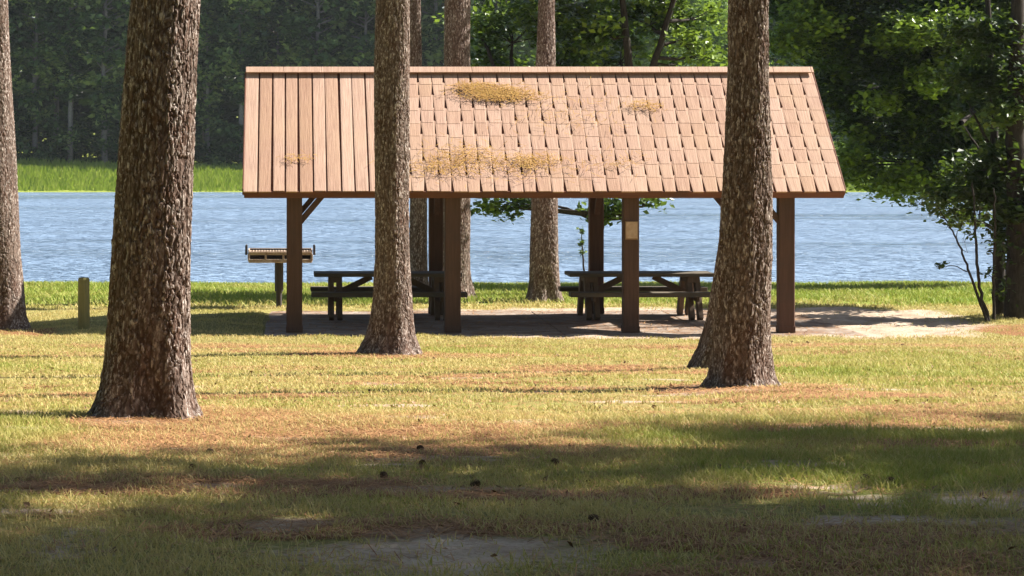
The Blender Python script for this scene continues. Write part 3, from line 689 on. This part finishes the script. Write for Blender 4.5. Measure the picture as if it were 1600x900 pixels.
# ------------------------------------------------------------------ the wood across the lake
def far_tree_proto(seed, h, rw, mat, z0, leaf=.30, nsub=70, n=60, name='tree', tint=(-.2, 1.0)):
    g = np.random.default_rng(seed); m = MB(); zz = np.linspace(-.5, h, 10)
    P = np.stack([np.cumsum(g.normal(0, .10, 10)), np.cumsum(g.normal(0, .1, 10)), zz], -1); m.tube(P, np.linspace(.26, .05, 10), 8)
    C = []
    for k in range(nsub):
        f = g.random()**.9; z = z0+(h-z0)*f; rr = rw*math.sin(math.pi*min(1, .12+.88*(1-f))**.8)*g.uniform(.35, 1)
        th = g.uniform(0, 2*np.pi); C.append((rr*math.cos(th), rr*math.sin(th), z))
        if k % 2 == 0: m.tube([(np.interp(z-.8, zz, P[:, 0]), np.interp(z-.8, zz, P[:, 1]), z-.8), C[-1]], [.07, .02], 5, cap=False)
    V, q, t = leaves(C, g.uniform(.6, 1.3, nsub), n, leaf, .6, tint_c=g.uniform(*tint, nsub), seed=seed+1)
    return (mesh_np('crown', V, q, mat, attrs={'tint': t}), m.build('trunk', m_bark_far, smooth=True))
m_far_bright = leaf_mat('far_leaf_bright', (.08, .15, .02), (.17, .27, .035), (.30, .40, .07), .45)  # paler leaf colour carries the sunlight on the far bank trees
protos = [far_tree_proto(31, 19, 3.4, m_leaf_far, 3.6, nsub=120, leaf=.36), far_tree_proto(32, 21, 2.8, m_leaf_far, 5.5, nsub=90, n=60, leaf=.36), far_tree_proto(33, 15, 3.4, m_leaf_far, .8, nsub=110, leaf=.36)]
cnt = [0, 0, 0]
def place_far(kind, x, d, s, rz, label, group):
    crn, trk = protos[kind]
    if cnt[kind]:
        crn = crn.copy(); trk = trk.copy(); COL.objects.link(crn); COL.objects.link(trk)
    cnt[kind] += 1
    root = thing('tree', label, 'tree', (x, d, float(gz(x, d))), rz, group); crn.parent = root; trk.parent = root; root.scale = (s, s, s); return root
g = np.random.default_rng(77)
labs = ['dense dark green round-crowned tree of the wood across the lake', 'tall thin-crowned tree with bare lower trunk in the wood across the lake', 'low wide bushy tree at the foot of the wood across the lake']
for row, (d0, sp) in enumerate(((190, 3.3), (196, 4.0))):
    x = -34+row*1.3
    while x < 74:
        k = int(g.choice(3, p=(.4, .42, .18))); place_far(k, x, d0+g.uniform(-2, 2), g.uniform(.85, 1.15), g.uniform(0, 6.28), labs[k], 'trees of the wood across the lake'); x += sp*g.uniform(.7, 1.3)
# deeper wood as one mass
g = np.random.default_rng(78); C = np.stack([g.uniform(-60, 90, 1700), g.uniform(206, 220, 1700), g.uniform(0, 1, 1700)**1.5*22+.3], -1)
C[:, 2] += gz(C[:, 0], C[:, 1])
V, q, t = leaves(C, 2.6, 42, .85, .8, tint_c=g.uniform(0, .5, len(C)), seed=79)
tag(mesh_np('wood', V, q, m_leaf_far, attrs={'tint': t}), 'deep dark wood behind the front trees across the lake', 'wood', kind='stuff')
g = np.random.default_rng(93); C = np.stack([g.uniform(-40, 80, 750), g.uniform(187, 193, 750), g.uniform(0, 1, 750)**1.4*3.4], -1); C[:, 2] += gz(C[:, 0], C[:, 1])
V, q, t = leaves(C, .95, 55, .30, .8, tint_c=g.uniform(-.2, .8, 750), seed=94)
tag(mesh_np('undergrowth', V, q, m_leaf_far, attrs={'tint': t}), 'low dense undergrowth along the foot of the far wood', 'undergrowth', kind='stuff')
# unseen wood added behind the camera and at left to dim the sky fill
g = np.random.default_rng(90); C = np.stack([g.uniform(-60, 45, 1500), g.uniform(-40, -12, 1500), g.uniform(1.5, 24, 1500)], -1); C2 = np.stack([g.uniform(-45, -16, 500), g.uniform(-12, 22, 500), g.uniform(2, 20, 500)], -1)
V, q, t = leaves(np.vstack([C, C2]), 2.6, 30, .8, .8, tint_c=g.uniform(0, .5, 2000), seed=91)
tag(mesh_np('wood', V, q, m_leaf_far, attrs={'tint': t}), 'unseen wood added behind the camera and left of the lawn to dim the sky light', 'wood', kind='stuff')
# sunlit trees on the far bank
def bank_bush(label, px, py, d, r, seed, mat=m_far_bright, leaf=.20, sub=14, h=None):
    base = (PX(px, d), d, float(gz(PX(px, d), d)))
    hz = PZ(py, d)-base[2]
    broadleaf('bush' if hz < 4 else 'tree', label, base, [([(0, 0, -.3), (.1, 0, hz*.5), (0, .1, hz)], [.16, .12, .05])],
        [((0, 0, hz), (r, r*.8, r*.8)), ((-r*.7, .3, hz*.85), (r*.6, r*.6, r*.6)), ((r*.7, -.3, hz*.8), (r*.65, r*.6, r*.6))], leaf=leaf, n=60, sub=sub, mat=mat, seed=seed, cat='bush' if hz < 4 else 'tree', r_sub=(.5, .9), tint=(.2, .9), bright=.25)
bank_bush('bright yellow-green sunlit tree across the lake above the roof left of the leaning dark trunk', 1098, 42, 176, 4.4, 41)
bank_bush('bright yellow-green bush on the far bank just beyond the right end of the roof', 1335, 245, 176, 1.9, 42)
bank_bush('sunlit bush on the far bank under the low oak boughs', 1410, 278, 174, 1.7, 43)
bank_bush('green sunlit tree across the lake peeping above the roof beside the lit pine', 785, 60, 186, 2.2, 44)

# ------------------------------------------------------------------ trees out of frame that shade the foreground
shade = [(10.2, 13.8, 1.1, .4), (13.0, 11.6, 1.05, 2.0), (14.6, 15.4, 1.2, 3.1), (17.4, 13.4, 1.1, 5.0), (11.4, 9.4, 1.0, 1.2), (15.8, 9.6, 1.1, 4.0), (18.6, 17.3, 1.1, 2.6), (8.8, 11.2, .95, 3.7), (12.6, 12.2, 1.0, 5.5), (10.7, 11.2, .9, 1.9), (9.6, 8.2, .9, .9)]
tp = far_pine_trunk(11, .24, 5).build('trunk', m_bark_dark, smooth=True); first = True
for k, (x, d, s, rz) in enumerate(shade):
    x += .1; d += .8
    z = float(gz(x, d)); root = thing('pine_tree', 'tall pine standing out of the picture to the right, casting shade on the near grass', 'pine tree', (x, d, z), 0, 'shade pines out of frame')
    t_ = tp if first else tp.copy()
    if not first: COL.objects.link(t_)
    first = False; t_.parent = root; add_crown(root, (0, 0, 7.2), s, rz)
    if d > 11.4: [c for c in root.children if c.name.startswith('crown')][0].data = sparse_data

# ------------------------------------------------------------------ grass, straw, cones
def in_view(N, d0, d1, m=1.0, pw=1.0):
    """points uniform over the ground between d0 and d1, a little wider than the view"""
    g = rng; out = []
    d = np.sqrt(g.uniform(d0*d0, d1*d1, N)); u = g.random(N)
    xl = PX(0, d)-m; xr = PX(1600, d)+m; return xl+(xr-xl)*u, d
def blades(N, d0, d1, h, w, seed, m=1.0):
    x, d = in_view(N, d0, d1, m); s, n, gn = masks(x, d)
    keep = rng.random(N) > np.clip(s*1.05+n*.55, 0, .985)
    clump = fbm(x*1.6, d*1.6, 91, 3); keep &= rng.random(N) < -.35+2.3*clump
    pad_ = (x > -.38) & (x < 8.98) & (d > 35.2) & (d < 40.85); keep &= ~pad_
    x, d, gn, n = x[keep], d[keep], gn[keep], n[keep]; N = len(x); z = gz(x, d)-.004
    th = rng.uniform(0, 2*np.pi, N); hh = h*rng.uniform(.5, 1.4, N)*(1+.8*gn); lean = rng.normal(0, .7, (N, 2))*hh[:, None]*.9
    wx_, wy_ = np.cos(th)*w/2, np.sin(th)*w/2
    P = np.stack([x, d, z], -1); A = P+np.stack([wx_, wy_, 0*x], -1); B = P-np.stack([wx_, wy_, 0*x], -1)
    Mx = P+np.stack([lean[:, 0]*.4, lean[:, 1]*.4, hh*.65], -1); Tp = P+np.stack([lean[:, 0], lean[:, 1], hh], -1)
    o2 = np.stack([wx_*.7, wy_*.7, 0*x], -1); V = np.stack([A, B, Mx-o2, Mx+o2, Tp], 1).reshape(-1, 3)
    i = np.arange(N)*5; q = np.stack([i, i+1, i+2, i+3], -1); t = np.stack([i+3, i+2, i+4], -1)
    tn = np.clip(.14+.6*gn+rng.normal(0, .2, N)-.1*n+.9*(fbm(x*.9+5, d*.9, 71, 3)-.5), 0, 1)
    return V, q, t, np.repeat(tn, 5)
M = Mat('grass_blade', .6, .2); t = M.attr('tint')
c = M.mix(M.ramp(t, 0, .45), (.62, .50, .21), (.42, .40, .11)); c = M.mix(M.ramp(t, .45, 1), c, (.24, .32, .045)); M.color(c)
tr = M.n('ShaderNodeBsdfTranslucent'); M.set(tr.inputs[0], c); mx = M.n('ShaderNodeMixShader'); mx.inputs[0].default_value = .3
M.t.links.new(M.b.outputs[0], mx.inputs[1]); M.t.links.new(tr.outputs[0], mx.inputs[2]); M.t.links.new(mx.outputs[0], M.out.inputs[0]); m_blade = M.m
parts = [blades(260000, 7.2, 17, .035, .006, 1), blades(290000, 17, 41.2, .036, .011, 2), blades(110000, 41, 56, .05, .022, 3, 2)]
n0 = 0; VV, QQ, TT, AA = [], [], [], []
for V, q, t, a in parts: VV.append(V); QQ.append(q+n0); TT.append(t+n0); AA.append(a); n0 += len(V)
tag(mesh_np('grass', np.vstack(VV), [np.vstack(QQ), np.vstack(TT)], m_blade, attrs={'tint': np.concatenate(AA)}), 'short dry yellow-green grass over the lawn', 'grass', kind='stuff')
# tall grass on the far bank
N = 60000; x = rng.uniform(-40, 80, N); d = rng.uniform(163.5, 187, N); z = gz(x, d); hh = rng.uniform(.15, .6, N)*(.5+fbm(x*.4, d*.4, 5, 2)); th = rng.normal(0, .25, (N, 2))*hh[:, None]
P = np.stack([x, d, z-.02], -1); W2 = np.stack([np.full(N, .07), np.zeros(N), np.zeros(N)], -1); V = np.stack([P-W2, P+W2, P+np.stack([th[:, 0], th[:, 1], hh], -1)], 1).reshape(-1, 3)
tag(mesh_np('bank_grass', V, np.arange(3*N).reshape(-1, 3), leaf_mat('bank_grass', (.18, .27, .035), (.30, .38, .06), (.44, .46, .13), .4, .6), attrs={'tint': np.repeat(np.clip(rng.normal(.5, .25, N), 0, 1), 3)}),
    'tall bright green grass on the far lake bank', 'grass', kind='stuff')
def gpts(N0, d0, d1):
    def fn(N):
        X, D = [], []; tot = 0
        while tot < N:
            x, d = in_view(N, d0, d1); s, n, gn = masks(x, d); k = rng.random(N) < n*.9+.10; k &= ~((x > -.4) & (x < 9.0) & (d > 35.1) & (d < 40.9))
            X.append(x[k]); D.append(d[k]); tot += k.sum()
        x = np.concatenate(X)[:N]; d = np.concatenate(D)[:N]
        return np.stack([x, d, gz(x, d)+.006+rng.random(N)*.012], -1), np.tile([0., 0, 1.], (N, 1))
    return fn
straw(60000, gpts(0, 7.2, 20), (.08, .17), .0045, 'ground_straw', m_straw_g, label='rust-brown pine straw littering the near lawn', cat='pine straw')
straw(26000, gpts(0, 20, 35), (.09, .2), .008, 'ground_straw', m_straw_g, label='pine straw scattered over the lawn before the shelter', cat='pine straw')

def padpts(N):
    x = rng.uniform(-.3, 8.9, N); d = rng.uniform(35.2, 40.8, N); return np.stack([x, d, .006+rng.random(N)*.012], -1), np.tile([0., 0, 1.], (N, 1))
straw(5000, padpts, (.08, .2), .010, 'floor_straw', m_straw_g, label='pine straw strewn over the shelter floor', cat='pine straw')
# dead leaves
M = Mat('dead_leaf', .7, .3); M.color(M.mix(M.attr('tint'), (.12, .06, .03), (.42, .26, .14))); N = 1500
x, d = in_view(N, 7.5, 34); zz_ = gz(x, d)+.012; V, q, t = leaves(np.stack([x, d, zz_], -1), .01, 1, .028, .3, tint_c=rng.uniform(0, 1, N), seed=99)
tag(mesh_np('dead_leaves', V, q, M.m, attrs={'tint': t}), 'dry brown fallen leaves dotted over the lawn', 'dead leaves', kind='stuff')
# pine cones
def cone_mesh(seed):
    g = random.Random(seed); m = MB()
    for k in range(70):
        f = k/69; z = -.045+.09*f; r0 = .030*math.sin(math.pi*(.12+.80*(1-f)))**.8+.003; th = k*2.39996
        c, s = math.cos(th), math.sin(th); w = .011*(.6+.6*(1-f)); o = r0+.014*(1-f*.6)
        p0 = np.array([c*r0*.3, s*r0*.3, z]); u = np.array([-s, c, 0])*w
        V = [p0-u*.6, p0+u*.6, np.array([c*o, s*o, z+.008])+u, np.array([c*(o+.003), s*(o+.003), z+.012]), np.array([c*o, s*o, z+.008])-u, np.array([c*o, s*o, z+.001])]
        m.add(V, [[0, 1, 2, 4]], [[2, 3, 4], [4, 5, 2]], a=g.random())
    return m
m_cone = simple('cone_scale', (.10, .06, .04), (.26, .16, .10))
cone0 = cone_mesh(1).build('pine_cone', m_cone)
cones = [(600, 748, 'lower left of the bright straw patch on the near lawn'), (657, 705, 'on rusty straw, highest of the central few'), (742, 762, 'on the near lawn just below the bright straw patch'),
    (868, 727, 'on the near lawn at the shade edge, right of centre'), (300, 735, 'in the straw right below the thickest left trunk'), (1352, 752, 'left one of the close pair on bare earth at the right'),
    (1392, 757, 'right one of the close pair on bare earth at the right'), (328, 712, 'in red straw below and right of the thickest trunk'), (660, 728, 'in the middle of the near lawn on the bright straw patch'),
    (1410, 541, 'on sandy grass right of the shelter, farther right of the two there'), (1262, 537, 'on sandy grass just right of the last shelter post'), (928, 817, 'alone deep in the dark shade at bottom centre')]
D_ = np.linspace(7, 36, 3000)
for k, (px_, py_, w_) in enumerate(cones):
    yy = HY+(CZ-gz(PX(px_, D_), D_))*F/D_; d = float(D_[np.argmin(np.abs(yy-py_))]); x = float(PX(px_, d))
    c = cone0 if k == 0 else cone0.copy()
    if k: COL.objects.link(c)
    c.location = (x, d, float(gz(x, d))+.018); c.rotation_euler = (R(80+random.uniform(-15, 15)), random.uniform(-.3, .3), random.uniform(0, 6.28)); s = random.uniform(.38, .55); c.scale = (s, s, s)
    tag(c, 'pine cone '+w_, 'pine cone', 'fallen pine cones')

# ------------------------------------------------------------------ haze over the lake
m = MB(); hz_ = m.box((0, 100, 18), (1000, 700, 44), bev=.01)
hm = bpy.data.materials.new('haze_air'); hm.use_nodes = True; ht = hm.node_tree; ht.nodes.clear()
ho = ht.nodes.new('ShaderNodeOutputMaterial'); hv = ht.nodes.new('ShaderNodeVolumePrincipled'); hv.inputs['Density'].default_value = .00014; hv.inputs['Color'].default_value = (.84, .9, .96, 1); hv.inputs['Anisotropy'].default_value = .2
ht.links.new(hv.outputs[0], ho.inputs['Volume']); tag(m.build('haze', hm), 'thin bluish haze over the lake', 'haze', kind='stuff')
